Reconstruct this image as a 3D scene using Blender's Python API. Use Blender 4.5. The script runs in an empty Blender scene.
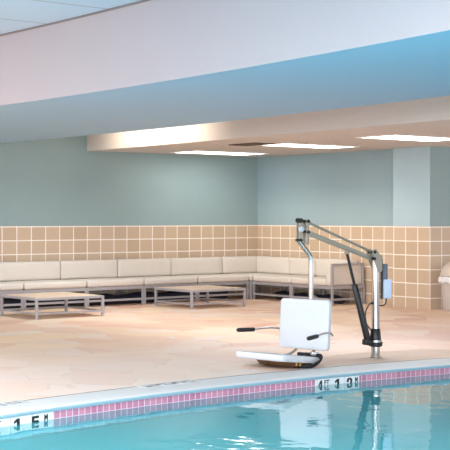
import bpy, bmesh, math, random
from mathutils import Vector, Matrix
random.seed(7)
C = bpy.context.scene.collection
PI = math.pi

# ------------------------------------------------------------------ helpers
def s2l(c):
    r = []
    for v in c[:3]:
        v = v / 255.0
        r.append(v / 12.92 if v <= 0.04045 else ((v + 0.055) / 1.055) ** 2.4)
    return (r[0], r[1], r[2], 1.0)

class NB:
    """tiny node builder"""
    def __init__(self, name):
        self.m = bpy.data.materials.new(name); self.m.use_nodes = True
        self.t = self.m.node_tree; self.N = self.t.nodes; self.L = self.t.links
        self.b = self.N['Principled BSDF']; self.out = self.N['Material Output']
    def n(self, typ, **kw):
        o = self.N.new(typ)
        for k, v in kw.items(): setattr(o, k, v)
        return o
    def link(self, a, b): self.L.new(a, b)
    def math(self, op, a, b=None, clamp=False):
        o = self.n('ShaderNodeMath', operation=op); o.use_clamp = clamp
        for i, v in enumerate((a, b)):
            if v is None: continue
            if hasattr(v, 'is_linked'): self.link(v, o.inputs[i])
            else: o.inputs[i].default_value = v
        return o.outputs[0]
    def mix(self, f, a, b, mode='MIX'):
        o = self.n('ShaderNodeMix', data_type='RGBA', blend_type=mode)
        for i, v in ((0, f), (6, a), (7, b)):
            if hasattr(v, 'is_linked'): self.link(v, o.inputs[i])
            else: o.inputs[i].default_value = v
        return o.outputs[2]
    def pos(self):
        return self.n('ShaderNodeNewGeometry').outputs['Position']
    def noise(self, scale, vec=None, detail=3.0, rough=0.5):
        o = self.n('ShaderNodeTexNoise'); o.inputs['Scale'].default_value = scale
        o.inputs['Detail'].default_value = detail; o.inputs['Roughness'].default_value = rough
        self.link(vec if vec is not None else self.pos(), o.inputs['Vector'])
        return o.outputs['Fac']
    def ramp(self, f, stops):
        o = self.n('ShaderNodeValToRGB'); e = o.color_ramp.elements
        while len(e) < len(stops): e.new(0.5)
        for i, (p, c) in enumerate(stops):
            e[i].position = p; e[i].color = c
        self.link(f, o.inputs[0]); return o.outputs[0]
    def bump(self, h, strength, dist=0.01):
        o = self.n('ShaderNodeBump'); o.inputs['Strength'].default_value = strength
        o.inputs['Distance'].default_value = dist; self.link(h, o.inputs['Height'])
        return o.outputs[0]

def mat(name, col, rough=0.6, metal=0.0, var=0.06, scale=6.0, bump=0.0, spec=0.5):
    b = NB(name); c = s2l(col)
    d = (c[0]*(1-var*2), c[1]*(1-var*2), c[2]*(1-var*2), 1)
    l = (min(1, c[0]*(1+var)), min(1, c[1]*(1+var)), min(1, c[2]*(1+var)), 1)
    tc = b.n('ShaderNodeTexCoord').outputs['Object']
    f = b.noise(scale, tc)
    b.link(b.mix(f, d, l), b.b.inputs['Base Color'])
    b.b.inputs['Roughness'].default_value = rough; b.b.inputs['Metallic'].default_value = metal
    b.b.inputs['Specular IOR Level'].default_value = spec
    if bump:
        b.link(b.bump(b.noise(scale*12, tc), bump, 0.004), b.b.inputs['Normal'])
    return b.m

def wall_mat(name, axis, period, phase, paint, tilec, top=1.157, row=0.2, grout=0.014):
    """painted block above, square-set tile wainscot below; world aligned. axis 0 = runs in X, 1 = runs in Y"""
    b = NB(name)
    sp = b.n('ShaderNodeSeparateXYZ'); b.link(b.pos(), sp.inputs[0])
    u, z = sp.outputs[axis], sp.outputs[2]
    def cellc(v, per, ph):
        a = b.math('DIVIDE', b.math('SUBTRACT', v, ph), per)
        fr = b.math('FRACT', a)
        return b.math('FLOOR', a), b.math('MULTIPLY', b.math('MINIMUM', fr, b.math('SUBTRACT', 1.0, fr)), per)
    iu, du = cellc(u, period, phase); iz, dz = cellc(z, row, top)
    d = b.math('MINIMUM', du, dz)
    g = b.math('LESS_THAN', d, grout/2)
    cx = b.n('ShaderNodeCombineXYZ'); b.link(iu, cx.inputs[0]); b.link(iz, cx.inputs[1])
    wn = b.n('ShaderNodeTexWhiteNoise', noise_dimensions='2D'); b.link(cx.outputs[0], wn.inputs['Vector'])
    tc = s2l(tilec)
    t1 = (tc[0]*0.9, tc[1]*0.88, tc[2]*0.84, 1); t2 = (min(1, tc[0]*1.07), tc[1]*1.07, tc[2]*1.08, 1)
    tcol = b.mix(wn.outputs['Value'], t1, t2)
    tcol = b.mix(b.math('MULTIPLY', b.noise(14), 0.35), tcol, (tc[0]*0.85, tc[1]*0.8, tc[2]*0.76, 1))
    tile = b.mix(g, tcol, s2l((246, 240, 232)))
    # painted block
    pc = s2l(paint)
    iz2, dz2 = cellc(z, 0.2, 1.157)
    off = b.math('MULTIPLY', b.math('MODULO', b.math('ABSOLUTE', iz2), 2.0), 0.2)
    iu2, du2 = cellc(b.math('ADD', u, off), 0.4, 0.0)
    jd = b.math('MINIMUM', du2, dz2)
    j = b.math('LESS_THAN', jd, 0.006)
    pm = b.mix(b.noise(2.5), (pc[0]*0.95, pc[1]*0.95, pc[2]*0.95, 1), (pc[0]*1.04, pc[1]*1.04, pc[2]*1.04, 1))
    pm = b.mix(b.math('MULTIPLY', j, 0.07), pm, (pc[0]*0.7, pc[1]*0.7, pc[2]*0.7, 1))
    up = b.math('GREATER_THAN', z, top + 0.012)
    b.link(b.mix(up, tile, pm), b.b.inputs['Base Color'])
    r = b.n('ShaderNodeMix', data_type='FLOAT'); b.link(up, r.inputs[0])
    r.inputs[2].default_value = 0.42; r.inputs[3].default_value = 0.62
    b.link(r.outputs[0], b.b.inputs['Roughness'])
    h = b.mix(up, b.mix(b.math('SMOOTH_MIN', b.math('MULTIPLY', d, 60.0), 1.0), (0,0,0,1), (1,1,1,1)),
              b.mix(b.math('MINIMUM', b.math('MULTIPLY', jd, 80.0), 1.0), (0,0,0,1), (1,1,1,1)))
    b.link(b.bump(h, 0.12, 0.002), b.b.inputs['Normal'])
    return b.m

# ------------------------------------------------------------------ mesh helpers
def obj(name, bm, m, parent=None, smooth=False):
    me = bpy.data.meshes.new(name)
    bmesh.ops.recalc_face_normals(bm, faces=bm.faces[:])
    bm.to_mesh(me); bm.free()
    if m is not None: me.materials.append(m)
    if smooth:
        for p in me.polygons: p.use_smooth = True
        if hasattr(me, 'set_sharp_from_angle'): me.set_sharp_from_angle(angle=math.radians(40))
    o = bpy.data.objects.new(name, me); C.objects.link(o)
    if parent: o.parent = parent
    return o

def tag(o, label=None, cat=None, group=None, kind=None):
    if label: o['label'] = label
    if cat: o['category'] = cat
    if group: o['group'] = group
    if kind: o['kind'] = kind
    return o

def thing(name, label, cat, loc=(0, 0, 0), rz=0.0, group=None):
    o = bpy.data.objects.new(name, None); C.objects.link(o)
    o.empty_display_size = 0.1
    o.location = loc; o.rotation_euler = (0, 0, rz)
    return tag(o, label, cat, group)

def struct(name, bm, m, smooth=False):
    return tag(obj(name, bm, m, None, smooth), kind='structure')

def box(bm, x0, x1, y0, y1, z0, z1, bev=0.0, seg=2, mtx=None):
    r = bmesh.ops.create_cube(bm, size=1.0)
    vs = r['verts']
    for v in vs:
        v.co = Vector(((x0+x1)/2 + v.co.x*(x1-x0), (y0+y1)/2 + v.co.y*(y1-y0), (z0+z1)/2 + v.co.z*(z1-z0)))
    if bev > 0:
        es = list({e for v in vs for e in v.link_edges})
        r2 = bmesh.ops.bevel(bm, geom=es, offset=bev, offset_type='OFFSET', segments=seg, profile=0.5, affect='EDGES')
        vs = list({v for f in r2['faces'] for v in f.verts} | {v for v in vs if v.is_valid})
    if mtx is not None:
        for v in vs: v.co = mtx @ v.co
    return vs

def bar(bm, a, b, w, h, bev=0.0, up=(0, 0, 1)):
    """rectangular bar from a to b, width w, height h"""
    a, b = Vector(a), Vector(b); d = (b-a); L = d.length; d.normalize()
    s = d.cross(Vector(up)).normalized(); u = s.cross(d).normalized()
    M = Matrix((( d.x, s.x, u.x, a.x), (d.y, s.y, u.y, a.y), (d.z, s.z, u.z, a.z), (0, 0, 0, 1)))
    return box(bm, 0, L, -w/2, w/2, -h/2, h/2, bev, 2, M)

def tube(bm, pts, rad, n=16, caps=True, flat=None):
    """tube swept along pts; rad float or list; flat=(sx,sy) squashes the section"""
    P = [Vector(p) for p in pts]; rings = []
    R = rad if isinstance(rad, (list, tuple)) else [rad]*len(P)
    ref = None
    for i, p in enumerate(P):
        t = ((P[min(i+1, len(P)-1)] - P[max(i-1, 0)])).normalized()
        if ref is None:
            ref = Vector((0, 0, 1)) if abs(t.z) < 0.9 else Vector((1, 0, 0))
        s = (ref - t*ref.dot(t)).normalized(); ref = s; q = t.cross(s)
        fx, fy = flat if flat else (1, 1)
        rings.append([bm.verts.new(p + s*math.cos(2*PI*k/n)*R[i]*fx + q*math.sin(2*PI*k/n)*R[i]*fy) for k in range(n)])
    for i in range(len(rings)-1):
        for k in range(n):
            bm.faces.new((rings[i][k], rings[i][(k+1) % n], rings[i+1][(k+1) % n], rings[i+1][k]))
    if caps:
        bm.faces.new(rings[0]); bm.faces.new(rings[-1][::-1])
    return [v for r in rings for v in r]

def smooth_path(pts, rad=0.05, n=6):
    """round the corners of a polyline"""
    P = [Vector(p) for p in pts]; out = [P[0]]
    for i in range(1, len(P)-1):
        a, b, c = P[i-1], P[i], P[i+1]
        r = min(rad, (a-b).length*0.45, (c-b).length*0.45)
        s = b + (a-b).normalized()*r; e = b + (c-b).normalized()*r
        for k in range(n+1):
            t = k/n; out.append(s*(1-t)**2 + b*2*t*(1-t) + e*t*t)
    out.append(P[-1]); return out

def lathe(bm, prof, n=32, cx=0, cy=0):
    rings = []
    for r, z in prof:
        rings.append([bm.verts.new((cx + r*math.cos(2*PI*k/n), cy + r*math.sin(2*PI*k/n), z)) for k in range(n)])
    for i in range(len(rings)-1):
        for k in range(n):
            bm.faces.new((rings[i][k], rings[i][(k+1) % n], rings[i+1][(k+1) % n], rings[i+1][k]))
    bm.faces.new(rings[0][::-1]); bm.faces.new(rings[-1])

def cushion(bm, x0, x1, y0, y1, z0, z1, bev=0.03, puff=0.008, flat=(0,)):
    """soft block: bevelled, faces slightly crowned"""
    vs = box(bm, x0, x1, y0, y1, z0, z1, bev, 4)
    bmesh.ops.subdivide_edges(bm, edges=[e for e in {e for v in vs if v.is_valid for e in v.link_edges} if e.calc_length() > 0.08], cuts=5, use_grid_fill=True)
    c = Vector(((x0+x1)/2, (y0+y1)/2, (z0+z1)/2)); h = Vector(((x1-x0)/2, (y1-y0)/2, (z1-z0)/2))
    for v in bm.verts:
        q = v.co - c; n = [abs(q[i])/h[i] for i in range(3)]
        for i in range(3):
            if i not in flat and n[i] > 0.98:
                o = [k for k in range(3) if k != i]
                f = (1-n[o[0]]**2)*(1-n[o[1]]**2)
                v.co[i] += math.copysign(puff*max(0, f), q[i])

def slab_poly(bm, top, z0, z1):
    """extrude polygon (list of (x,y)) between z0 and z1"""
    a = [bm.verts.new((x, y, z1)) for x, y in top]; b = [bm.verts.new((x, y, z0)) for x, y in top]
    bm.faces.new(a); bm.faces.new(b[::-1])
    n = len(a)
    for i in range(n): bm.faces.new((a[i], b[i], b[(i+1) % n], a[(i+1) % n]))

def ribbon_wall(bm, pts, z0, z1):
    v0 = [bm.verts.new((x, y, z0)) for x, y in pts]; v1 = [bm.verts.new((x, y, z1)) for x, y in pts]
    for i in range(len(pts)-1): bm.faces.new((v0[i], v0[i+1], v1[i+1], v1[i]))

# ------------------------------------------------------------------ dimensions
EYE = 1.30
ALPHA = math.radians(37.5)
CAM = (-13.092, -16.170)
SOF = 2.293            # low ceiling over the seating
HALL = 2.936           # ceiling over the pool
def clampd(v, c, w): return max(-w, min(w, v-c))
def edge_y(x):         # far pool edge, a very shallow sweep
    d = clampd(x, -6.6, 2.8); s = -0.035*d*d
    return -8.46 + s
def bf(y):             # near face of the bulkhead beam
    d = clampd(y, -7.6, 4.5); return -7.83 - 0.015*d*d
def bb(y):             # far edge of the beam underside
    d = clampd(y, -4.0, 5.5); return -5.09 - 0.0105*d*d
def sf(y):             # soffit face
    d = clampd(y, 0.0, 8.0); return -3.30 - 0.0042*d*d
ex_x = [-14.0] + [-10.0 + 0.25*i for i in range(29)] + [-2.0]
ys = [0.5*i for i in range(-28, 1)]

# ------------------------------------------------------------------ materials
# floor: stained flagstone-stamped concrete
b = NB('stamped_deck')
p = b.pos()
wv = b.n('ShaderNodeVectorMath', operation='ADD'); b.link(p, wv.inputs[0])
nz = b.n('ShaderNodeTexNoise'); nz.inputs['Scale'].default_value = 1.6; b.link(p, nz.inputs['Vector'])
sc = b.n('ShaderNodeVectorMath', operation='SCALE'); b.link(nz.outputs['Color'], sc.inputs[0]); sc.inputs['Scale'].default_value = 0.45
b.link(sc.outputs[0], wv.inputs[1])
vo = b.n('ShaderNodeTexVoronoi'); vo.inputs['Scale'].default_value = 2.0; b.link(wv.outputs[0], vo.inputs['Vector'])
ve = b.n('ShaderNodeTexVoronoi', feature='DISTANCE_TO_EDGE'); ve.inputs['Scale'].default_value = 2.0; b.link(wv.outputs[0], ve.inputs['Vector'])
sepc = b.n('ShaderNodeSeparateColor'); b.link(vo.outputs['Color'], sepc.inputs[0])
stone = b.ramp(sepc.outputs[0], [(0.0, s2l((212, 162, 140))), (0.2, s2l((230, 192, 164))), (0.45, s2l((228, 206, 190))), (0.7, s2l((234, 204, 170))), (1.0, s2l((216, 174, 152)))])
blot = b.noise(0.9, None, 5.0, 0.6)
stone = b.mix(b.ramp(blot, [(0.42, (0,0,0,1)), (0.72, (0.6,0.6,0.6,1))]), stone, s2l((228, 206, 190)))
stain = b.noise(0.45, None, 4.0, 0.6)
stone = b.mix(b.math('MULTIPLY', b.ramp(stain, [(0.50, (0,0,0,1)), (0.72, (1,1,1,1))]), 0.5), stone, s2l((212, 166, 132)))
# paler, pinker concrete beside the pool
sp = b.n('ShaderNodeSeparateXYZ'); b.link(p, sp.inputs[0])
near = b.n('ShaderNodeMapRange'); near.interpolation_type = 'SMOOTHSTEP'
b.link(b.math('ADD', sp.outputs[1], b.math('MULTIPLY', b.math('SUBTRACT', blot, 0.5), 3.0)), near.inputs[0])
near.inputs[1].default_value = -4.2; near.inputs[2].default_value = -7.2
stone = b.mix(b.math('MULTIPLY', near.outputs[0], 0.55), stone, s2l((234, 214, 206)))
# tan patch in the deck colour around the lift base
dv = b.n('ShaderNodeVectorMath', operation='SUBTRACT'); b.link(p, dv.inputs[0]); dv.inputs[1].default_value = (-4.9, -7.85, 0)
ds = b.n('ShaderNodeVectorMath', operation='MULTIPLY'); b.link(dv.outputs[0], ds.inputs[0]); ds.inputs[1].default_value = (0.85, 2.2, 0)
dl = b.n('ShaderNodeVectorMath', operation='LENGTH'); b.link(ds.outputs[0], dl.inputs[0])
pm = b.ramp(b.math('ADD', dl.outputs['Value'], b.math('MULTIPLY', b.math('SUBTRACT', b.noise(3.0), 0.5), 0.5)), [(0.75, (1,1,1,1)), (1.05, (0,0,0,1))])
stone = b.mix(b.math('MULTIPLY', pm, 0.75), stone, s2l((196, 172, 156)))
joint = b.ramp(ve.outputs['Distance'], [(0.0, (1,1,1,1)), (0.022, (0,0,0,1))])
jm = b.math('MULTIPLY', joint, b.math('MULTIPLY', b.noise(1.3), 0.4))
stone = b.mix(jm, stone, s2l((186, 146, 128)))
b.link(stone, b.b.inputs['Base Color'])
b.b.inputs['Roughness'].default_value = 0.62
b.b.inputs['Specular IOR Level'].default_value = 0.25
b.link(b.bump(b.math('ADD', b.noise(9.0), b.math('MULTIPLY', joint, -0.6)), 0.25, 0.006), b.b.inputs['Normal'])
M_floor = b.m

PAINT_L, PAINT_R = (145, 168, 170), (150, 173, 181)  # one wall paint; each wall's light is put into its tint
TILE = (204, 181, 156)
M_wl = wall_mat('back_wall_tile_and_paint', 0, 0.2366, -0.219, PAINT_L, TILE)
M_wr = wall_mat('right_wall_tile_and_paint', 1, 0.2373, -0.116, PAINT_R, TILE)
M_wc = wall_mat('pier_tile_and_lit_paint', 1, 0.2373, -4.015, (172, 196, 206), TILE)  # pier paint lightened for the daylight on its face
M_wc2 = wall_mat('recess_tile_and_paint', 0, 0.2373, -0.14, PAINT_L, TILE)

M_white = mat('beam_paint', (166, 159, 165), 0.7, var=0.015, scale=0.6)
M_bluebounce = mat('beam_underside_bounce', (146, 183, 210), 0.55, var=0.025, scale=0.8)  # beam paint with the pool's blue bounce put into its colour
M_soff = mat('soffit_plaster', (206, 197, 191), 0.8, var=0.02, scale=0.8)
# hall ceiling: lay-in tiles with thin dark gaps running with the back wall
b = NB('ceiling_tile')
sp = b.n('ShaderNodeSeparateXYZ'); b.link(b.pos(), sp.inputs[0])
fr = b.math('FRACT', b.math('DIVIDE', b.math('ADD', sp.outputs[1], 6.86), 0.95))
g1 = b.math('LESS_THAN', b.math('MULTIPLY', b.math('MINIMUM', fr, b.math('SUBTRACT', 1.0, fr)), 0.95), 0.011)
ceilc = b.mix(b.noise(1.2), s2l((176, 198, 218)), s2l((184, 204, 223)))  # blue reflected from the pool is put into the tile colour
b.link(b.mix(g1, ceilc, s2l((140, 146, 152))), b.b.inputs['Base Color'])
b.b.inputs['Roughness'].default_value = 0.8
M_ceil = b.m
M_gap = mat('dark_gap', (120, 112, 112), 0.9)

M_coping = mat('pool_coping_concrete', (208, 207, 206), 0.55, var=0.03, scale=3.0, bump=0.1)
# waterline tile: small mauve-pink squares, fine pale joints
b = NB('mauve_pool_tile')
sp = b.n('ShaderNodeSeparateXYZ'); b.link(b.pos(), sp.inputs[0])
def cell(v, per, ph):
    a = b.math('DIVIDE', b.math('SUBTRACT', v, ph), per); fr = b.math('FRACT', a)
    return b.math('FLOOR', a), b.math('MULTIPLY', b.math('MINIMUM', fr, b.math('SUBTRACT', 1.0, fr)), per)
iu, du = cell(sp.outputs[0], 0.0545, -8.79); iz, dz = cell(sp.outputs[2], 0.0545, -0.036)
g = b.math('LESS_THAN', b.math('MINIMUM', du, dz), 0.0028)
cx = b.n('ShaderNodeCombineXYZ'); b.link(iu, cx.inputs[0]); b.link(iz, cx.inputs[1])
wn = b.n('ShaderNodeTexWhiteNoise', noise_dimensions='2D'); b.link(cx.outputs[0], wn.inputs['Vector'])
tcol = b.mix(wn.outputs['Value'], s2l((174, 112, 138)), s2l((192, 132, 154)))
b.link(b.mix(g, tcol, s2l((226, 206, 222))), b.b.inputs['Base Color'])
b.b.inputs['Roughness'].default_value = 0.25
M_ptile = b.m
M_plaster = mat('pool_plaster', (140, 222, 230), 0.8, var=0.04, scale=2.0)
# water
b = NB('pool_water')
p = b.pos()
st = b.n('ShaderNodeMapping'); b.link(p, st.inputs[0]); st.inputs['Rotation'].default_value = (0, 0, ALPHA); st.inputs['Scale'].default_value = (1.0, 0.75, 1.0)
w1 = b.noise(3.2, st.outputs[0], 2.0, 0.45); w2 = b.noise(9.0, st.outputs[0], 2.0, 0.5)
hgt = b.math('ADD', w1, b.math('MULTIPLY', w2, 0.22))
bn = b.bump(hgt, 0.085, 0.05)
fres = b.n('ShaderNodeFresnel'); fres.inputs['IOR'].default_value = 1.5; b.link(bn, fres.inputs['Normal'])
tr = b.n('ShaderNodeBsdfTransparent'); tr.inputs[0].default_value = (0.50, 0.86, 0.90, 1)
df = b.n('ShaderNodeBsdfDiffuse'); df.inputs[0].default_value = s2l((90, 212, 226)); b.link(bn, df.inputs['Normal'])
body = b.n('ShaderNodeMixShader'); body.inputs[0].default_value = 0.55
b.link(tr.outputs[0], body.inputs[1]); b.link(df.outputs[0], body.inputs[2])
gl = b.n('ShaderNodeBsdfGlossy'); gl.inputs['Roughness'].default_value = 0.03; b.link(bn, gl.inputs['Normal'])
mx = b.n('ShaderNodeMixShader'); b.link(b.math('MULTIPLY', fres.outputs[0], 1.35, True), mx.inputs[0]); b.link(body.outputs[0], mx.inputs[1]); b.link(gl.outputs[0], mx.inputs[2])
b.link(mx.outputs[0], b.out.inputs['Surface'])
M_water = b.m

M_fabric = mat('beige_vinyl', (222, 213, 202), 0.6, var=0.025, scale=9.0, bump=0.05)
M_frame = mat('brushed_aluminium_frame', (172, 168, 172), 0.42, 0.25, var=0.03)
M_tabletop = None
b = NB('table_planks')
tc = b.n('ShaderNodeTexCoord').outputs['Object']
sp = b.n('ShaderNodeSeparateXYZ'); b.link(tc, sp.inputs[0])
fr = b.math('FRACT', b.math('DIVIDE', sp.outputs[1], 0.118))
gp = b.math('LESS_THAN', b.math('MINIMUM', fr, b.math('SUBTRACT', 1.0, fr)), 0.04)
gm = b.n('ShaderNodeMapping'); b.link(tc, gm.inputs[0]); gm.inputs['Scale'].default_value = (1, 14, 1)
grain = b.mix(b.noise(4.0, gm.outputs[0]), s2l((214, 186, 158)), s2l((232, 206, 178)))
b.link(b.mix(gp, grain, s2l((150, 122, 98))), b.b.inputs['Base Color']); b.b.inputs['Roughness'].default_value = 0.4
M_tabletop = b.m
M_navy = mat('dark_cover_fabric', (38, 44, 60), 0.55, var=0.2, scale=12.0, bump=0.4)
M_bundle = mat('pale_plastic_wrap', (176, 188, 206), 0.4, var=0.12, scale=20.0, bump=0.3)
M_steel = mat('polished_steel', (178, 177, 175), 0.16, 1.0, var=0.03)
M_satin = mat('satin_steel', (164, 157, 145), 0.38, 0.55, var=0.05)
M_black = mat('black_plastic', (15, 16, 21), 0.42, var=0.1)
M_strap = mat('black_webbing', (18, 18, 22), 0.75, var=0.15, scale=40)
M_seat = mat('white_moulded_plastic', (198, 201, 206), 0.35, var=0.012)
M_brown = mat('brown_shaded_underside', (112, 82, 54), 0.45, var=0.3, scale=14.0)
M_glint = mat('gold_glint_metal', (196, 158, 92), 0.35, 0.6, var=0.1)
M_slate = mat('slate_grey_plastic', (98, 104, 120), 0.5, var=0.06)
M_case = mat('pale_blue_battery_case', (184, 197, 218), 0.45, var=0.03)
M_bin = mat('stone_grey_plastic', (206, 194, 188), 0.5, var=0.03)
M_lid = mat('beige_bin_lid', (212, 198, 184), 0.45, var=0.03)
M_liner = mat('white_bin_bag', (240, 238, 240), 0.4, var=0.03, scale=20, bump=0.4)
M_mtile = mat('white_glazed_tile', (214, 216, 219), 0.22, var=0.015)
M_ink = mat('black_tile_lettering', (16, 18, 22), 0.35, var=0.1)
M_worn = mat('worn_grey_lettering', (104, 104, 110), 0.7, var=0.2, scale=60)
M_vent = mat('brown_vent_metal', (92, 78, 64), 0.6, var=0.08)
M_trim = mat('white_light_frame', (232, 228, 222), 0.5, var=0.01)
def emit(name, col, s):
    b = NB(name); b.b.inputs['Base Color'].default_value = (0.8, 0.8, 0.8, 1)
    b.b.inputs['Emission Color'].default_value = col; b.b.inputs['Emission Strength'].default_value = s
    return b.m
M_diff = emit('lit_diffuser', (1.0, 0.985, 0.97, 1), 5.0)

# ------------------------------------------------------------------ the setting
bm = bmesh.new()                                   # deck around the pool
north = [(-24.0, edge_y(-14)+0.35)] + [(x, edge_y(x)+0.35) for x in ex_x] + [(4.0, edge_y(-2)+0.35), (4.0, 0.1), (-24.0, 0.1)]
slab_poly(bm, north, -0.25, 0.0)
y0 = edge_y(-14)+0.35
slab_poly(bm, [(-24, -22), (-14.35, -22), (-14.35, y0), (-24, y0)], -0.25, 0.0)
slab_poly(bm, [(-1.65, -22), (4, -22), (4, y0), (-1.65, y0)], -0.25, 0.0)
slab_poly(bm, [(-14.35, -22), (-1.65, -22), (-1.65, -14.85), (-14.35, -14.85)], -0.25, 0.0)
struct('floor', bm, M_floor)

bm = bmesh.new()                                   # coping: bullnosed, sweeping with the pool edge
prof = [(0.348, -0.02), (0.348, 0.0), (0.05, 0.002), (0.01, -0.001), (-0.012, -0.008), (-0.02, -0.018), (-0.012, -0.028), (0.0, -0.034), (0.348, -0.034)]
rings = []
for x in ex_x: rings.append([bm.verts.new((x, edge_y(x)+o, z)) for o, z in prof])
for i in range(len(rings)-1):
    for k in range(len(prof)):
        k2 = (k+1) % len(prof)
        bm.faces.new((rings[i][k], rings[i][k2], rings[i+1][k2], rings[i+1][k]))
bm.faces.new(rings[0]); bm.faces.new(rings[-1][::-1])
ye = edge_y(-14)
box(bm, -14.35, -14.0, -14.85, ye+0.348, -0.034, 0.001); box(bm, -2.0, -1.65, -14.85, ye+0.348, -0.034, 0.001)
box(bm, -14.0, -2.0, -14.85, -14.5, -0.034, 0.001)
struct('pool_coping', bm, M_coping, True)

bm = bmesh.new()                                   # strip on the coping lip; its pool-tinted shade is put into the colour
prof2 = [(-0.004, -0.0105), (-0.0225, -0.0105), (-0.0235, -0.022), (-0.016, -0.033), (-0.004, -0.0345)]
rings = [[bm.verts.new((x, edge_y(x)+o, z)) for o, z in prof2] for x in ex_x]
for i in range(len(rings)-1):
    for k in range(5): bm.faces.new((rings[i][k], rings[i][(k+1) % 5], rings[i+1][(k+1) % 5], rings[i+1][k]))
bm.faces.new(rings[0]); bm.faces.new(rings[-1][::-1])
struct('coping_shade_strip', bm, mat('blue_grey_lip_shade', (148, 178, 192), 0.4, var=0.05), True)
bm = bmesh.new()
ribbon_wall(bm, [(x, edge_y(x)) for x in ex_x], -0.20, -0.034)
ribbon_wall(bm, [(-14.0, -14.5), (-14.0, ye)], -0.20, -0.034); ribbon_wall(bm, [(-2.0, ye), (-2.0, -14.5)], -0.20, -0.034)
ribbon_wall(bm, [(-2.0, -14.5), (-14.0, -14.5)], -0.20, -0.034)
struct('pool_waterline_tile', bm, M_ptile)
bm = bmesh.new()
ribbon_wall(bm, [(x, edge_y(x)) for x in ex_x], -1.5, -0.20)
ribbon_wall(bm, [(-14.0, -14.5), (-14.0, ye)], -1.5, -0.20); ribbon_wall(bm, [(-2.0, ye), (-2.0, -14.5)], -1.5, -0.20)
ribbon_wall(bm, [(-2.0, -14.5), (-14.0, -14.5)], -1.5, -0.20)
slab_poly(bm, [(-14, -14.5), (-2, -14.5)] + [(x, edge_y(x)) for x in reversed(ex_x)], -1.55, -1.5)
struct('pool_basin', bm, M_plaster)
bm = bmesh.new()
vs = [bm.verts.new((x, y, -0.09)) for x, y in [(-14, -14.5), (-2, -14.5)] + [(x, edge_y(x)-0.0005) for x in reversed(ex_x)]]
bm.faces.new(vs)
w = obj('pool_water', bm, M_water)
tag(w, 'turquoise pool water with soft ripples filling the pool', 'water', kind='stuff')

bm = bmesh.new()                                   # caulked joint between deck and coping
for i in range(len(ex_x)-1):
    q = [(ex_x[i], edge_y(ex_x[i])+0.344), (ex_x[i+1], edge_y(ex_x[i+1])+0.344), (ex_x[i+1], edge_y(ex_x[i+1])+0.354), (ex_x[i], edge_y(ex_x[i])+0.354)]
    slab_poly(bm, q, -0.01, 0.0018)
struct('trim_2', bm, M_gap)
# walls
bm = bmesh.new(); box(bm, -24, 0.2, 0.0, 0.2, 0, HALL+0.1); struct('wall_back', bm, M_wl)
bm = bmesh.new(); box(bm, 0.0, 0.2, -3.29, 0.0, 0, SOF+0.3); struct('wall_right', bm, M_wr)
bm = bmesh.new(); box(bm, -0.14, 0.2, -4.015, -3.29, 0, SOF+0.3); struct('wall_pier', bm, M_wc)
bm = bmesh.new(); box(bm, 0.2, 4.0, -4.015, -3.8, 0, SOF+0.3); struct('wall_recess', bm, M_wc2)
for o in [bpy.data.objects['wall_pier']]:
    # the pier's right-hand return takes the recess tint, its shade put into the colour
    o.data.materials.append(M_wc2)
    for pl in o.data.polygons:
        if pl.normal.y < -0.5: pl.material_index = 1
bm = bmesh.new(); box(bm, 4.0, 4.2, -22, -3.8, 0, HALL+0.1); bm.free()

# ceilings and beams
bm = bmesh.new(); box(bm, -24, 4.2, -22.2, 0.2, HALL, HALL+0.1); struct('ceiling', bm, M_ceil)
bm = bmesh.new()
pts = [(sf(y), y) for y in [-22] + ys]
slab_poly(bm, pts + [(4.0, 0.0), (4.0, -22)], SOF, HALL-0.002)
o = struct('ceiling_soffit', bm, M_soff)
bm = bmesh.new()
slab_poly(bm, [(bf(y), y) for y in [-22] + ys] + [(bb(y), y) for y in list(reversed(ys)) + [-22]], 2.30, HALL-0.004)
o = struct('bulkhead_beam', bm, M_white)
o.data.materials.append(M_bluebounce)
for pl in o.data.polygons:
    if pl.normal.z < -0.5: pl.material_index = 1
bm = bmesh.new()                                   # shadow gap bead where the beam meets the ceiling
for i in range(len(ys)-1):
    bar(bm, (bf(ys[i])-0.006, ys[i], HALL-0.008), (bf(ys[i+1])-0.006, ys[i+1], HALL-0.008), 0.012, 0.015)
struct('trim_1', bm, M_gap)

# ------------------------------------------------------------------ ceiling lights and vent
def light(x0, x1, y0, y1, label):
    t = thing('ceiling_light', label, 'ceiling light', ((x0+x1)/2, (y0+y1)/2, SOF), 0, 'recessed lights in the low ceiling')
    hx, hy = (x1-x0)/2, (y1-y0)/2
    bm = bmesh.new()
    for s in (-1, 1):
        box(bm, -hx, hx, s*hy-0.02*(s+1)/1-0.0 if s > 0 else -hy, hy if s > 0 else -hy+0.04, -0.012, -0.001)
        box(bm, hx-0.04 if s > 0 else -hx, hx if s > 0 else -hx+0.04, -hy+0.04, hy-0.04, -0.012, -0.001)
    obj('frame', bm, M_trim, t)
    bm = bmesh.new(); box(bm, -hx+0.04, hx-0.04, -hy+0.04, hy-0.04, -0.009, -0.002)
    obj('diffuser', bm, M_diff, t)
light(-2.14, -0.72, -1.18, -0.50, 'lit ceiling panel nearest the room corner, farthest back of three')
light(-2.29, -0.93, -3.42, -2.80, 'lit ceiling panel in the middle of the row of three')
light(-2.37, -1.03, -5.55, -4.85, 'lit ceiling panel above the tiled pier and rubbish bin')
t = thing('ceiling_vent', 'brown slatted vent in low ceiling beside the middle light panel', 'vent', (-2.48, -2.92, SOF))
bm = bmesh.new()
for s in (-1, 1):
    box(bm, -0.16, 0.16, s*0.28-0.015, s*0.28+0.015, -0.014, -0.001)
    box(bm, s*0.145-0.015, s*0.145+0.015, -0.265, 0.265, -0.014, -0.001)
obj('frame', bm, M_vent, t)
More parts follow.
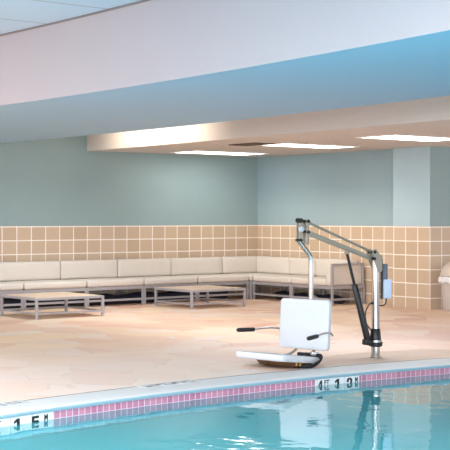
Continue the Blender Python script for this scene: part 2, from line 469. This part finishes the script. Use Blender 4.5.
for k in range(6):
    bm = bmesh.new(); x = -0.105+0.042*k
    bar(bm, (x, -0.264, -0.008), (x, 0.264, -0.008), 0.024, 0.004, up=(0.5, 0, 1)); obj('slat', bm, M_vent, t)
bm = bmesh.new(); box(bm, -0.13, 0.13, -0.265, 0.265, -0.003, -0.001); obj('backing', bm, M_black, t)

# ------------------------------------------------------------------ sofa sections
D = 0.67
def part_legs(t, xs, ysl, z1=0.285):
    for x in xs:
        for y in ysl:
            bm = bmesh.new(); box(bm, x-0.016, x+0.016, y-0.016, y+0.016, 0.0, z1, 0.003, 1); obj('leg', bm, M_frame, t)
def rails(t, L, x0=0.0, end_low=False):
    bm = bmesh.new()
    for y in (0.016, D-0.016):
        box(bm, x0+0.032, L-0.032, y-0.014, y+0.014, 0.235, 0.285, 0.003, 1)
    for x in (x0+0.016, L-0.016):
        box(bm, x-0.014, x+0.014, 0.032, D-0.032, 0.235, 0.285, 0.003, 1)
    for k in range(4):
        x = x0 + (L-x0)*(k+1)/5; box(bm, x-0.02, x+0.02, 0.03, D-0.03, 0.255, 0.275)
    obj('seat_frame', bm, M_frame, t)
    bm = bmesh.new()
    box(bm, x0+0.032, L-0.032, 0.004, 0.028, 0.07, 0.10, 0.003, 1)
    if end_low: box(bm, L-0.028, L-0.004, 0.032, D-0.032, 0.07, 0.10, 0.003, 1)
    obj('lower_rail', bm, M_frame, t)
GRP = 'beige modular sofa sections around the corner'
def straight_section(L, label, loc, rz, arm=False):
    """local frame: x along the front (left to right seen from the room), y from front (0) to wall (D)"""
    t = thing('sofa_section', label, 'sofa section', loc, rz, GRP)
    part_legs(t, (0.016, L-0.016), (0.016, D-0.016)); rails(t, L, 0, arm)
    Ls = L
    bm = bmesh.new(); cushion(bm, 0.004, Ls-(0.13 if arm else 0.004), -0.012, D-0.03, 0.287, 0.383, 0.028, 0.004); obj('seat_cushion', bm, M_fabric, t, True)
    if arm:
        bm = bmesh.new(); cushion(bm, 0.004, L-0.13, D-0.185, D-0.025, 0.385, 0.655, 0.03, 0.010); obj('back_cushion', bm, M_fabric, t, True)
    if arm:
        bm = bmesh.new(); cushion(bm, L-0.125, L-0.035, -0.012, D-0.025, 0.287, 0.60, 0.026, 0.008); obj('arm_cushion', bm, M_fabric, t, True)
        bm = bmesh.new()
        for y in (0.016, D-0.04): box(bm, L-0.032, L, y-0.016, y+0.016, 0.287, 0.615, 0.003, 1)
        box(bm, L-0.032, L, 0.034, D-0.058, 0.585, 0.615, 0.003, 1)
        obj('arm_frame', bm, M_frame, t)
    return t
GAP = 0.03           # behind the sofa, to the wall
# back wall run, numbered away from the corner
Lx = [-0.74, -1.75, -2.735, -3.72, -4.74, -5.74]
labs = ['beige sofa section on back wall directly beside the corner section',
        'beige sofa section on back wall behind left half of the far coffee table',
        'beige sofa section on back wall standing between the two coffee tables',
        'beige sofa section on back wall directly behind the left coffee table',
        'beige sofa section on back wall cut off by the left picture edge']
for i, lb in enumerate(labs):
    L_ = Lx[i]-Lx[i+1]-0.006; straight_section(L_, lb, (Lx[i+1]+0.003, -D-GAP, 0), 0)
# corner section
t = thing('sofa_section', 'beige corner section where the two sofa runs meet in the room corner', 'sofa section', (-0.737, -0.737, 0), 0, GRP)
cz = 0.707
part_legs(t, (0.016, cz-0.016), (0.016, cz-0.016))
bm = bmesh.new()
for y in (0.016, cz-0.016):
    box(bm, 0.032, cz-0.032, y-0.014, y+0.014, 0.235, 0.285); box(bm, y-0.014, y+0.014, 0.032, cz-0.032, 0.235, 0.285)
for k in range(3): box(bm, 0.16+0.18*k, 0.20+0.18*k, 0.03, cz-0.03, 0.255, 0.275)
obj('seat_frame', bm, M_frame, t)
bm = bmesh.new(); cushion(bm, 0.004, cz-0.03, 0.004, cz-0.03, 0.287, 0.383, 0.028, 0.004, (0, 1)); obj('seat_cushion', bm, M_fabric, t, True)
# loose back cushions standing on the seats, offset from the seat seams
def back_cushion(x0, x1, y0, y1, label, axis):
    cx, cy = (x0+x1)/2, (y0+y1)/2
    bm = bmesh.new(); cushion(bm, x0-cx, x1-cx, y0-cy, y1-cy, 0.0, 0.268, 0.03, 0.010, (axis, 2))
    o = obj('back_cushion', bm, M_fabric, None, True); o.location = (cx, cy, 0.3885)
    tag(o, label, 'cushion', 'loose back cushions along the sofa')
yb0, yb1 = -GAP-0.185, -GAP-0.025
cl = ['first beige back cushion left of the room corner, behind the far coffee table',
      'second beige back cushion on back wall counting left from the corner cushion',
      'third beige back cushion on back wall counting left from the corner cushion',
      'fourth beige back cushion on back wall, upright behind the left coffee table',
      'beige back cushion on back wall cut off by the left picture edge']
for i in range(5):
    back_cushion(Lx[i+1]-0.143, Lx[i]-0.151, yb0, yb1, cl[i], 0)
back_cushion(-0.885, -0.057, yb0, yb1, 'beige back cushion ending in the room corner on the back wall side', 0)
back_cushion(yb0, yb1, -1.04, -0.222, 'beige back cushion next to the corner on the right wall side', 1)
back_cushion(yb0, yb1, -1.664, -1.048, 'short beige back cushion on right wall behind the chair hanger tube', 1)
# right wall run: seat faces -X, local x runs towards -Y
R0 = [-0.74, -1.665, -2.60]
straight_section(R0[0]-R0[1]-0.006, 'beige sofa section on right wall between the corner and the chair hanger tube', (-D-GAP, R0[0]-0.003, 0), -PI/2)
straight_section(R0[1]-R0[2]-0.006, 'beige end section of sofa with upholstered arm, behind the white lift chair', (-D-GAP, R0[1]-0.003, 0), -PI/2, True)

# things stowed beneath
def roll(name, label, pts, r, flat=(0.8, 1.0)):
    P = []
    for i in range(len(pts)-1):
        a, c = Vector(pts[i]), Vector(pts[i+1]); n = 10
        P += [a.lerp(c, k/n) for k in range(n)]
    P.append(Vector(pts[-1]))
    R = [r*(0.88+0.12*math.sin(i*1.7)+0.06*random.random()) for i in range(len(P))]
    P = [Vector((q.x, q.y, R[i]*flat[0])) for i, q in enumerate(P)]
    bm = bmesh.new(); tube(bm, P, R, 14, True, flat)
    return tag(obj(name, bm, M_navy, None, True), label, 'rolled cover', 'dark covers stowed under the sofa')
roll('rolled_cover', 'dark rolled cover on floor under the back wall sofa sections', [(-4.9, -0.40, 0), (-3.0, -0.36, 0), (-1.0, -0.40, 0)], 0.105)
roll('rolled_cover', 'dark blue rolled cover on floor under right wall sofa sections', [(-0.36, -0.95, 0), (-0.34, -2.42, 0)], 0.085)
bm = bmesh.new()
bmesh.ops.create_icosphere(bm, subdivisions=3, radius=0.075)
for v in bm.verts:
    k = 1+0.28*math.sin(v.co.x*70+1)*math.cos(v.co.y*55)+0.18*math.sin(v.co.z*90+v.co.x*40)
    v.co = Vector((v.co.x*k*0.9, v.co.y*k*1.6, max(-0.045, v.co.z*k*0.75)))
o = obj('crumpled_bundle', bm, M_bundle, None, True); o.location = (-0.55, -2.02, 0.045)
tag(o, 'pale crumpled bundle on floor under the right end of the sofa', 'bundle')

# ------------------------------------------------------------------ coffee tables
def coffee_table(x0, x1, y0, y1, label):
    t = thing('coffee_table', label, 'coffee table', ((x0+x1)/2, (y0+y1)/2, 0), 0, 'low square coffee tables')
    hx, hy = (x1-x0)/2, (y1-y0)/2; q = 0.017
    for sx in (-1, 1):
        for sy in (-1, 1):
            bm = bmesh.new(); cx, cy = sx*(hx-q), sy*(hy-q)
            box(bm, cx-q, cx+q, cy-q, cy+q, 0, 0.235, 0.003, 1); obj('leg', bm, M_frame, t)
    bm = bmesh.new()
    for s in (-1, 1):
        box(bm, -hx, hx, s*(hy-q)-q, s*(hy-q)+q, 0.236, 0.268, 0.003, 1)
        box(bm, s*(hx-q)-q, s*(hx-q)+q, -hy+2*q, hy-2*q, 0.236, 0.268, 0.003, 1)
    obj('top_frame', bm, M_frame, t)
    for s in (-1, 1):
        bm = bmesh.new(); box(bm, -hx+2*q, hx-2*q, s*(hy-q)-0.011, s*(hy-q)+0.011, 0.055, 0.078, 0.002, 1); obj('stretcher', bm, M_frame, t)
        bm = bmesh.new(); box(bm, s*(hx-q)-0.011, s*(hx-q)+0.011, -hy+2*q, hy-2*q, 0.055, 0.078, 0.002, 1); obj('stretcher', bm, M_frame, t)
    bm = bmesh.new(); n = 8; wv_ = (2*hy-4*q)/n
    for k in range(n):
        y = -hy+2*q+k*wv_; box(bm, -hx+2*q+0.002, hx-2*q-0.002, y+0.002, y+wv_-0.002, 0.245, 0.272, 0.002, 1)
    obj('tabletop', bm, M_tabletop, t)
coffee_table(-5.35, -4.335, -2.15, -1.17, 'low plank-topped coffee table with grey metal frame, the left of two')
coffee_table(-2.76, -1.78, -1.93, -1.00, 'low plank-topped coffee table with grey metal frame, nearer the room corner')

# ------------------------------------------------------------------ rubbish bin
t = thing('rubbish_bin', 'stone grey round bin with domed beige lid and white bag beside tiled pier', 'rubbish bin', (0.05, -4.37, 0))
bm = bmesh.new(); lathe(bm, [(0.205, 0.0), (0.215, 0.012), (0.222, 0.22), (0.232, 0.44), (0.238, 0.452), (0.238, 0.462), (0.215, 0.462)], 36); obj('body', bm, M_bin, t, True)
bm = bmesh.new()
n = 48; rings = []
for r, z, a in [(0.238, 0.475, 0.0), (0.262, 0.47, 0.006), (0.270, 0.44, 0.010), (0.266, 0.405, 0.016), (0.246, 0.39, 0.014)]:
    rings.append([bm.verts.new(((r+a*math.sin(k*2.9))*math.cos(2*PI*k/n), (r+a*math.sin(k*2.9))*math.sin(2*PI*k/n), z-a*0.8*math.cos(k*1.7))) for k in range(n)])
for i in range(len(rings)-1):
    for k in range(n): bm.faces.new((rings[i][k], rings[i][(k+1) % n], rings[i+1][(k+1) % n], rings[i+1][k]))
obj('liner', bm, M_liner, t, True)
bm = bmesh.new()
lathe(bm, [(0.244, 0.478), (0.25, 0.485), (0.25, 0.50), (0.235, 0.56), (0.20, 0.62), (0.14, 0.665), (0.07, 0.688), (0.02, 0.692)], 36)
obj('lid', bm, M_lid, t, True)
bm = bmesh.new(); box(bm, -0.105, 0.105, -0.262, -0.225, 0.515, 0.60, 0.01, 2); obj('flap', bm, M_lid, t, True)

# ------------------------------------------------------------------ pool lift
t = thing('pool_lift', 'steel pool access lift with white seat standing on the pool deck', 'pool lift', (-4.946, -7.842, 0), -ALPHA)
bm = bmesh.new(); tube(bm, [(0, 0, 0.10), (0, 0, 0.90)], 0.037, 28); obj('mast', bm, M_steel, t, True)
bm = bmesh.new(); tube(bm, [(0, 0, 0.0), (0, 0, 0.10)], 0.040, 28); tube(bm, [(0, 0, 0.0), (0, 0, 0.012)], 0.05, 28); obj('anchor_sleeve', bm, M_steel, t, True)
d = Vector((-0.854, -0.52, 0)); side = Vector((0.52, -0.854, 0))
def A(s, z, o=0.0): return d*s + side*o + Vector((0, 0, z))
# gusset plates at the mast head
bm = bmesh.new()
for o_ in (-0.043, 0.043):
    q = [A(0.075, 0.995, o_), A(0.03, 1.005, o_), A(-0.04, 0.93, o_), A(-0.042, 0.80, o_), A(-0.005, 0.79, o_), A(0.045, 0.885, o_)]
    vs = [bm.verts.new(v + side*0.004) for v in q]; vr = [bm.verts.new(v - side*0.004) for v in q]
    bm.faces.new(vs); bm.faces.new(vr[::-1])
    for i in range(len(q)): bm.faces.new((vs[i], vr[i], vr[(i+1) % 6], vs[(i+1) % 6]))
obj('mast_bracket', bm, M_satin, t)
for s_, z_ in ((0.045, 0.978), (0.05, 0.916)):
    bm = bmesh.new(); tube(bm, [A(s_, z_, -0.056), A(s_, z_, 0.056)], 0.014, 16); obj('pivot_bolt', bm, M_black, t, True)
bm = bmesh.new(); tube(bm, [A(0.045, 0.978), A(0.79, 1.262)], 0.012, 14); obj('upper_arm', bm, M_satin, t, True)
bm = bmesh.new(); bar(bm, A(0.045, 0.916), A(0.79, 1.166), 0.045, 0.042, 0.006); obj('lower_arm', bm, M_satin, t, True)
# outer clevis
bm = bmesh.new()
for o_ in (-0.03, 0.03): bar(bm, A(0.785, 1.275, o_), A(0.785, 1.055, o_), 0.008, 0.032, 0.002, up=d)
obj('arm_plate', bm, M_satin, t)
for z_ in (1.262, 1.166):
    bm = bmesh.new(); tube(bm, [A(0.785, z_, -0.045), A(0.785, z_, 0.045)], 0.015, 16); obj('pivot_bolt', bm, M_black, t, True)
bm = bmesh.new()
for o_ in (-0.022, 0.022): bar(bm, A(0.858, 1.27, o_), A(0.858, 1.10, o_), 0.008, 0.030, 0.002, up=d)
bar(bm, A(0.785, 1.215), A(0.858, 1.215), 0.04, 0.03, 0.003)
obj('hanger_clevis', bm, M_satin, t)
bm = bmesh.new(); tube(bm, [A(0.858, 1.268, -0.03), A(0.858, 1.268, 0.03)], 0.022, 18); obj('clevis_cap', bm, M_black, t, True)
bm = bmesh.new(); c0 = A(0.858, 1.192)
tube(bm, [c0 + side*0.026, c0 + side*0.045, c0 + side*0.05], [0.026, 0.024, 0.016], 20); obj('locking_knob', bm, M_seat, t, True)
bm = bmesh.new(); bar(bm, A(0.838, 1.095), A(0.882, 1.095), 0.06, 0.022, 0.003); obj('clevis_joint', bm, M_black, t)
# hanger tube
bm = bmesh.new()
tube(bm, smooth_path([(-0.737, -0.452, 1.09), (-0.725, -0.447, 1.07), (-0.626, -0.412, 0.945), (-0.626, -0.412, 0.16)], 0.05), 0.0215, 22)
obj('hanger_tube', bm, M_steel, t, True)
# chair frame of reference: U across (left to right), F forward
Cc = Vector((-0.687, -0.416, 0)); U = Vector((0.755, -0.655, 0)); F = Vector((-0.655, -0.755, 0))
def S(u, v, z): return Cc + U*u + F*v + Vector((0, 0, z))
Mch = Matrix(((U.x, F.x, 0, Cc.x), (U.y, F.y, 0, Cc.y), (0, 0, 1, 0), (0, 0, 0, 1)))
def rounded_slab(bm, w0, w1, h0, h1, rc, thick, fn, crown=0.0, edge=0.012):
    """rounded-rectangle panel in (a,b), thickness c, edges eased; fn maps (a,b,c)->point"""
    def ring(inset, c):
        out = []; r = max(rc-inset, 0.004)
        for (cx_, cy_, a0) in ((w1-rc, h1-rc, 0), (w0+rc, h1-rc, PI/2), (w0+rc, h0+rc, PI), (w1-rc, h0+rc, 1.5*PI)):
            for k in range(9):
                a = a0+PI/2*k/8; out.append((cx_+r*math.cos(a), cy_+r*math.sin(a), c))
        return out
    R = [ring(edge*2.5, 0.0), ring(edge, 0), ring(edge*0.3, edge*0.3), ring(0, edge), ring(0, thick-edge), ring(edge*0.3, thick-edge*0.3), ring(edge, thick), ring(edge*2.5, thick+crown)]
    V = [[bm.verts.new(fn(*q)) for q in r] for r in R]; n = len(V[0])
    for i in range(len(V)-1):
        for k in range(n): bm.faces.new((V[i][k], V[i][(k+1) % n], V[i+1][(k+1) % n], V[i+1][k]))
    bm.faces.new(V[0][::-1]); bm.faces.new(V[-1])
bm = bmesh.new()
rounded_slab(bm, -0.275, 0.275, 0.0, 0.445, 0.035, 0.045, lambda a, c, e: S(a, e-0.02-0.03*(c/0.445), 0.122+c), 0.002)
obj('seat_back', bm, M_seat, t, True)
def seat_z(v): return 0.012 + (v-0.10)/0.5*0.062
bm = bmesh.new()
rounded_slab(bm, -0.275, 0.275, 0.10, 0.665, 0.07, 0.06, lambda a, v, e: S(a, v, seat_z(v)+e+0.004*abs(a)/0.275), -0.003, 0.016)
obj('seat', bm, M_seat, t, True)
bm = bmesh.new()                                   # stay joining back and seat
for u in (-0.1, 0.1):
    if u > 0: bm = bmesh.new()
    tube(bm, smooth_path([S(u, -0.03, 0.30), S(u, -0.035, 0.12), S(u, 0.06, 0.08), S(u, 0.16, 0.07)], 0.05), 0.012, 12)
    obj('seat_bracket', bm, M_satin, t, True)
bm = bmesh.new()                                   # underside: bottom of the seat shell, its shade put into the brown
n = 14; top, bot = [], []
for k in range(n):
    a = 2*PI*k/n; ca_, sa_ = math.copysign(abs(math.cos(a))**0.6, math.cos(a)), math.copysign(abs(math.sin(a))**0.6, math.sin(a))
    u, v = 0.035+0.232*ca_, 0.33+0.20*sa_
    top.append(bm.verts.new(S(u, v, seat_z(v)+0.002)))
    u2, v2 = 0.02+0.2*ca_, 0.33+0.15*sa_
    bot.append(bm.verts.new(S(u2, v2, max(0.003, seat_z(v2)-0.038))))
bm.faces.new(top); bm.faces.new(bot[::-1])
for k in range(n): bm.faces.new((top[k], bot[k], bot[(k+1) % n], top[(k+1) % n]))
o = obj('seat_underside', bm, M_brown, t, True); o['label'] = 'underside of the white seat, its shade coloured brown'
for v in (0.40, 0.45):
    bm = bmesh.new(); bar(bm, S(0.262, v, seat_z(v)-0.022), S(0.262, v, seat_z(v)+0.012), 0.008, 0.012, up=U)
    o = obj('gold_glint', bm, M_glint, t); o['label'] = 'small gold bar standing in for a reflection under the seat'  # gold reflection on the seat underside, built as small bars
# armrests with grips
def arm(root, tip, sag):
    r0, t0 = Vector(root), Vector(tip); dd = (t0-r0)
    bm = bmesh.new(); tube(bm, smooth_path([r0+Vector((0.02, 0.02, -0.03)), r0, r0+dd*0.3+Vector((0, 0, sag)), r0+dd*0.66], 0.05), 0.009, 12)
    a = obj('armrest', bm, M_steel, t, True)
    bm = bmesh.new(); tube(bm, [r0+dd*0.60, r0+dd*0.61, r0+dd*0.97, t0], [0.014, 0.019, 0.019, 0.013], 16)
    obj('grip', bm, M_black, a, True)
arm(S(-0.285, -0.01, 0.290), S(-0.285, -0.01, 0.294)+Vector((-0.39, -0.22, 0)), 0.012)
arm(S(0.285, -0.01, 0.285), S(0.285, -0.01, 0.268)+Vector((-0.225, -0.37, 0)), 0.01)
# seat belt
bm = bmesh.new()
P = smooth_path([S(0.02, 0.12, 0.085), S(0.20, 0.11, 0.09), S(0.30, 0.12, 0.085), S(0.312, 0.20, 0.045), S(0.30, 0.30, 0.012), S(0.22, 0.38, 0.012)], 0.05)
tube(bm, P, 0.022, 10, True, (1.0, 0.35)); o = obj('seat_belt', bm, M_strap, t, True)
bm = bmesh.new(); box(bm, 0.17, 0.235, 0.09, 0.135, 0.088, 0.118, 0.006, 2, Mch); obj('buckle', bm, M_steel, o, True)
# actuator
top_ = A(0.33, 0.972); bot_ = Vector((-0.078, -0.04, 0.165)); ax = (bot_-top_)
bm = bmesh.new(); tube(bm, [top_, top_+ax*0.42], 0.0135, 14); obj('actuator_rod', bm, M_black, t, True)
bm = bmesh.new(); tube(bm, [top_+ax*0.36, top_+ax*0.37, top_+ax*0.985, bot_], [0.022, 0.029, 0.031, 0.02], 18); obj('actuator_body', bm, M_black, t, True)
bm = bmesh.new(); bar(bm, A(0.33, 0.965), A(0.33, 1.03), 0.02, 0.026, 0.003, up=d); tube(bm, [A(0.33, 0.975, -0.024), A(0.33, 0.975, 0.024)], 0.014, 14); obj('actuator_pivot', bm, M_satin, t, True)
bm = bmesh.new()
tube(bm, [(0, 0, 0.165), (0, 0, 0.18), (0, 0, 0.262), (0, 0, 0.268)], [0.052, 0.052, 0.044, 0.038], 24); obj('mast_collar', bm, M_black, t, True)
bm = bmesh.new(); tube(bm, [(0, 0, 0.145), (0, 0, 0.163)], 0.060, 24); obj('collar_ring', bm, M_steel, t, True)
bm = bmesh.new(); tube(bm, [(0, 0, 0.10), (0, 0, 0.108), (0, 0, 0.144)], [0.045, 0.063, 0.066], 24)
bar(bm, (0, 0, 0.135), (-0.115, -0.06, 0.150), 0.075, 0.055, 0.012); obj('actuator_mount', bm, M_black, t, True)
# control mast, battery and cables
bm = bmesh.new(); tube(bm, [(0.058, 0.02, 0.54), (0.058, 0.02, 0.91), (0.058, 0.02, 0.945)], [0.011, 0.011, 0.003], 12); obj('battery_post', bm, M_black, t, True)
bm = bmesh.new(); box(bm, 0.066, 0.118, 0.03, 0.085, 0.70, 0.865, 0.006, 2); o = obj('control_box', bm, M_slate, t, True)
bm = bmesh.new(); box(bm, 0.072, 0.152, 0.005, 0.095, 0.545, 0.722, 0.012, 3); obj('battery_case', bm, M_case, t, True)
bm = bmesh.new(); tube(bm, smooth_path([(-0.03, -0.03, 0.505), (-0.06, -0.04, 0.50), (-0.105, -0.05, 0.42), (-0.09, -0.05, 0.31), (-0.045, -0.04, 0.255)], 0.06, 8), 0.006, 10)
tube(bm, [(-0.036, -0.025, 0.505), (-0.03, -0.033, 0.505)], 0.013, 10)
obj('cable', bm, M_black, t, True)
bm = bmesh.new(); tube(bm, smooth_path([(0.105, 0.05, 0.56), (0.105, 0.05, 0.50), (0.07, 0.02, 0.475), (0.03, -0.01, 0.485)], 0.05, 8), 0.006, 10); obj('cable', bm, M_black, t, True)

# ------------------------------------------------------------------ depth markers
def text_obj(name, s, size, loc, m, parent, rz=0.0, flat=False, bold=0.0, sx=1.0):
    cu = bpy.data.curves.new(name, 'FONT'); cu.body = s; cu.size = size; cu.extrude = 0.0008; cu.offset = bold
    cu.align_x = 'CENTER'; cu.align_y = 'BOTTOM_BASELINE'; cu.resolution_u = 4
    o = bpy.data.objects.new(name, cu); C.objects.link(o)
    bpy.context.view_layer.update()
    me = bpy.data.meshes.new_from_object(o.evaluated_get(bpy.context.evaluated_depsgraph_get()))
    bpy.data.objects.remove(o); bpy.data.curves.remove(cu)
    me.materials.clear(); me.materials.append(m)
    r = bpy.data.objects.new(name, me); C.objects.link(r); r.parent = parent
    r.location = loc; r.rotation_euler = (0 if flat else PI/2, 0, rz); r.scale = (sx, 1, 1)
    return r
GLY = {
 '1': [[(.26,0),(.50,0),(.50,1),(.26,1)], [(.26,1),(.02,.80),(.02,.60),(.26,.74)]],
 '4': [[(.36,0),(.58,0),(.58,1),(.36,1)], [(.36,1),(.0,.42),(.0,.24),(.12,.36),(.36,.72)], [(.0,.22),(.70,.22),(.70,.40),(.0,.40)]],
 '5': [[(.04,.80),(.62,.80),(.62,1),(.04,1)], [(.04,.44),(.26,.44),(.26,.80),(.04,.80)], [(.26,.48),(.50,.50),(.50,.68),(.26,.64)], [(.50,.68),(.40,.5),(.40,.16),(.52,.02),(.64,.16),(.64,.54)], [(.02,.0),(.52,.02),(.46,.20),(.02,.20)]],
 '2': [[(.14,.82),(.50,.82),(.46,1),(.18,1)], [(.40,.50),(.62,.58),(.64,.84),(.46,1),(.40,.84)], [(.0,.60),(.23,.60),(.25,.84),(.18,1),(.02,.86)], [(.62,.58),(.40,.56),(.0,.20),(.0,.0),(.28,.20)], [(.0,.0),(.64,.0),(.64,.20),(.02,.20)]],
 '.': [[(.0,.0),(.2,.0),(.2,.2),(.0,.2)]],
}
def glyph(ch, h, x, z, parent, sx=1.0):
    bm = bmesh.new()
    for poly in GLY[ch]:
        a = [bm.verts.new((x+(u-.32)*h*sx, -0.0128, z+v*h)) for u, v in poly]
        c = [bm.verts.new((x+(u-.32)*h*sx, -0.0122, z+v*h)) for u, v in poly]
        bm.faces.new(a); bm.faces.new(c[::-1])
        for i in range(len(a)): bm.faces.new((a[i], c[i], c[(i+1) % len(a)], a[(i+1) % len(a)]))
    return obj('lettering', bm, M_ink, parent)
def depth_marker(xs, texts, label):
    """white tiles set in the waterline; xs = tile boundaries left to right"""
    xm = (xs[0]+xs[-1])/2; ang = math.atan2(edge_y(xs[-1])-edge_y(xs[0]), xs[-1]-xs[0])
    t = thing('depth_marker', label, 'depth marker', (xm, edge_y(xm), -0.19), ang)
    for i in range(len(xs)-1):
        a, c = xs[i]-xm, xs[i+1]-xm
        bm = bmesh.new(); box(bm, a+0.0015, c-0.0015, -0.012, -0.004, 0.0, 0.155, 0.002, 1); obj('tile', bm, M_mtile, t)
    for s, x, size, z, bold, sx in texts:
        if s in GLY:
            glyph(s, 0.088, x-xm, z+0.017, t, sx*1.12); continue
        text_obj('lettering', s, size, (x-xm, -0.0125, z), M_ink, t, 0, False, bold, sx)
    return t
HT = 0.148       # font size giving ~0.105 m capitals
depth_marker([-6.253, -6.093, -5.932, -5.771],
    [('4', -6.200, HT, 0.037, 0.005, 0.82), ('FT', -6.130, 0.056, 0.103, 0.0015, 0.9), ('1', -6.012, HT, 0.037, 0.006, 1.0), ('.', -5.955, HT, 0.037, 0.003, 1.0), ('2', -5.882, HT, 0.037, 0.006, 1.0), ('M', -5.806, 0.056, 0.103, 0.002, 0.75)],
    'white tiles reading 4FT 1.2 M set in the waterline below the white lift seat')
depth_marker([-9.345, -9.162, -8.978, -8.795],
    [('5', -9.295, HT, 0.037, 0.005, 0.9), ('FT', -9.272, 0.056, 0.103, 0.0015, 1.0), ('1', -9.105, HT, 0.037, 0.006, 1.05), ('.', -9.030, HT, 0.037, 0.003, 1.0), ('5', -8.955, HT, 0.037, 0.006, 1.1), ('M', -8.862, 0.056, 0.103, 0.002, 0.8)],
    'white tiles reading 5FT 1.5 M set in the waterline at left picture edge')
def deck_marker(x0, x1, n, label, dense):
    xm = (x0+x1)/2; y = edge_y(xm)+0.355; ang = math.atan2(edge_y(x1)-edge_y(x0), x1-x0)
    t = thing('deck_marker', label, 'deck marker', (xm, y-0.075, 0.002), ang)
    wt = (x1-x0)/n
    for i in range(n):
        bm = bmesh.new(); a = x0-xm+i*wt; box(bm, a+0.002, a+wt-0.002, -0.075, 0.075, 0.0, 0.004, 0.0015, 1); obj('tile', bm, M_mtile, t)
    rr = random.Random(int(abs(x0)*100))
    for i in range(dense):
        cx_ = x0-xm+0.03+(x1-x0-0.06)*(i+0.5)/dense
        for k in range(2):
            a = rr.uniform(-0.4, 0.4); L = rr.uniform(0.018, 0.034); yy = rr.choice((-0.035, -0.01, 0.02, 0.04))
            bm = bmesh.new(); bar(bm, (cx_-L, yy-a*0.02, 0.0042), (cx_+L*0.6, yy+a*0.02, 0.0042), rr.uniform(0.016, 0.030), 0.0012); obj('worn_mark', bm, M_worn, t)
deck_marker(-9.20, -8.85, 2, 'white deck tiles with worn dark marks at the left picture edge', 4)
deck_marker(-7.80, -7.26, 3, 'row of pale deck tiles with worn faint marks midway along the coping', 8)

# ------------------------------------------------------------------ light
W = bpy.data.worlds.new('World'); bpy.context.scene.world = W; W.use_nodes = True
W.node_tree.nodes['Background'].inputs[0].default_value = (0.90, 0.95, 1.0, 1)
W.node_tree.nodes['Background'].inputs[1].default_value = 1.6
def area(name, loc, aim, sx, sy, power, col, spread=PI):
    L = bpy.data.lights.new(name, 'AREA'); L.shape = 'RECTANGLE'; L.size = sx; L.size_y = sy; L.energy = power; L.color = col; L.spread = spread
    o = bpy.data.objects.new(name, L); C.objects.link(o); o.location = loc
    o.rotation_euler = (Vector(aim)-Vector(loc)).to_track_quat('-Z', 'Y').to_euler(); return o
# daylight through the glazed side of the hall, left of the camera
area('daylight_or_fill_area', (-22.5, -9.0, 1.6), (0, -9.0, 1.3), 16.0, 2.5, 420, (0.86, 0.92, 1.0))
area('daylight_or_fill_area', (-13.5, -21.5, 1.6), (-9.0, -9, 1.0), 14.0, 2.5, 430, (0.98, 0.97, 1.0))  # unseen fill lamp added for surfaces facing the camera
# unseen fill lamps added under the hall ceiling
for x, y in ((-12, -4), (-12, -11), (-17, -7.5), (-9.6, -14)):
    area('hall_fill_lamp', (x, y, HALL-0.02), (x, y, 0), 1.2, 1.2, 285, (1.0, 0.97, 0.95))
for y in (-1.9, -4.6, -7.3):  # unseen fill lamps added to brighten the floor below the slot
    area('slot_fill_lamp', (-4.3, y, HALL-0.03), (-4.3, y, 0), 0.5, 1.6, 17, (0.95, 0.97, 1.0), math.radians(100))
# wall-washer in the slot between beam and soffit
area('slot_lamp', (-4.75, -1.95, 2.62), (-3.3, -1.95, 2.5), 2.0, 0.2, 16, (1.0, 0.86, 0.68), math.radians(70))

# ------------------------------------------------------------------ camera
cam = bpy.data.cameras.new('Camera'); co = bpy.data.objects.new('Camera', cam); C.objects.link(co)
co.location = (CAM[0], CAM[1], EYE); co.rotation_euler = (PI/2, 0, -ALPHA)
cam.sensor_width = 36.0; cam.lens = 1250.0/450.0*36.0
cam.shift_y = -(225-217)/450.0
cam.clip_end = 200
sc_ = bpy.context.scene; sc_.camera = co
sc_.view_settings.view_transform = 'Standard'; sc_.view_settings.look = 'None'
sc_.view_settings.gamma = 1.0; sc_.view_settings.use_curve_mapping = False
sc_.view_settings.exposure = 0.35
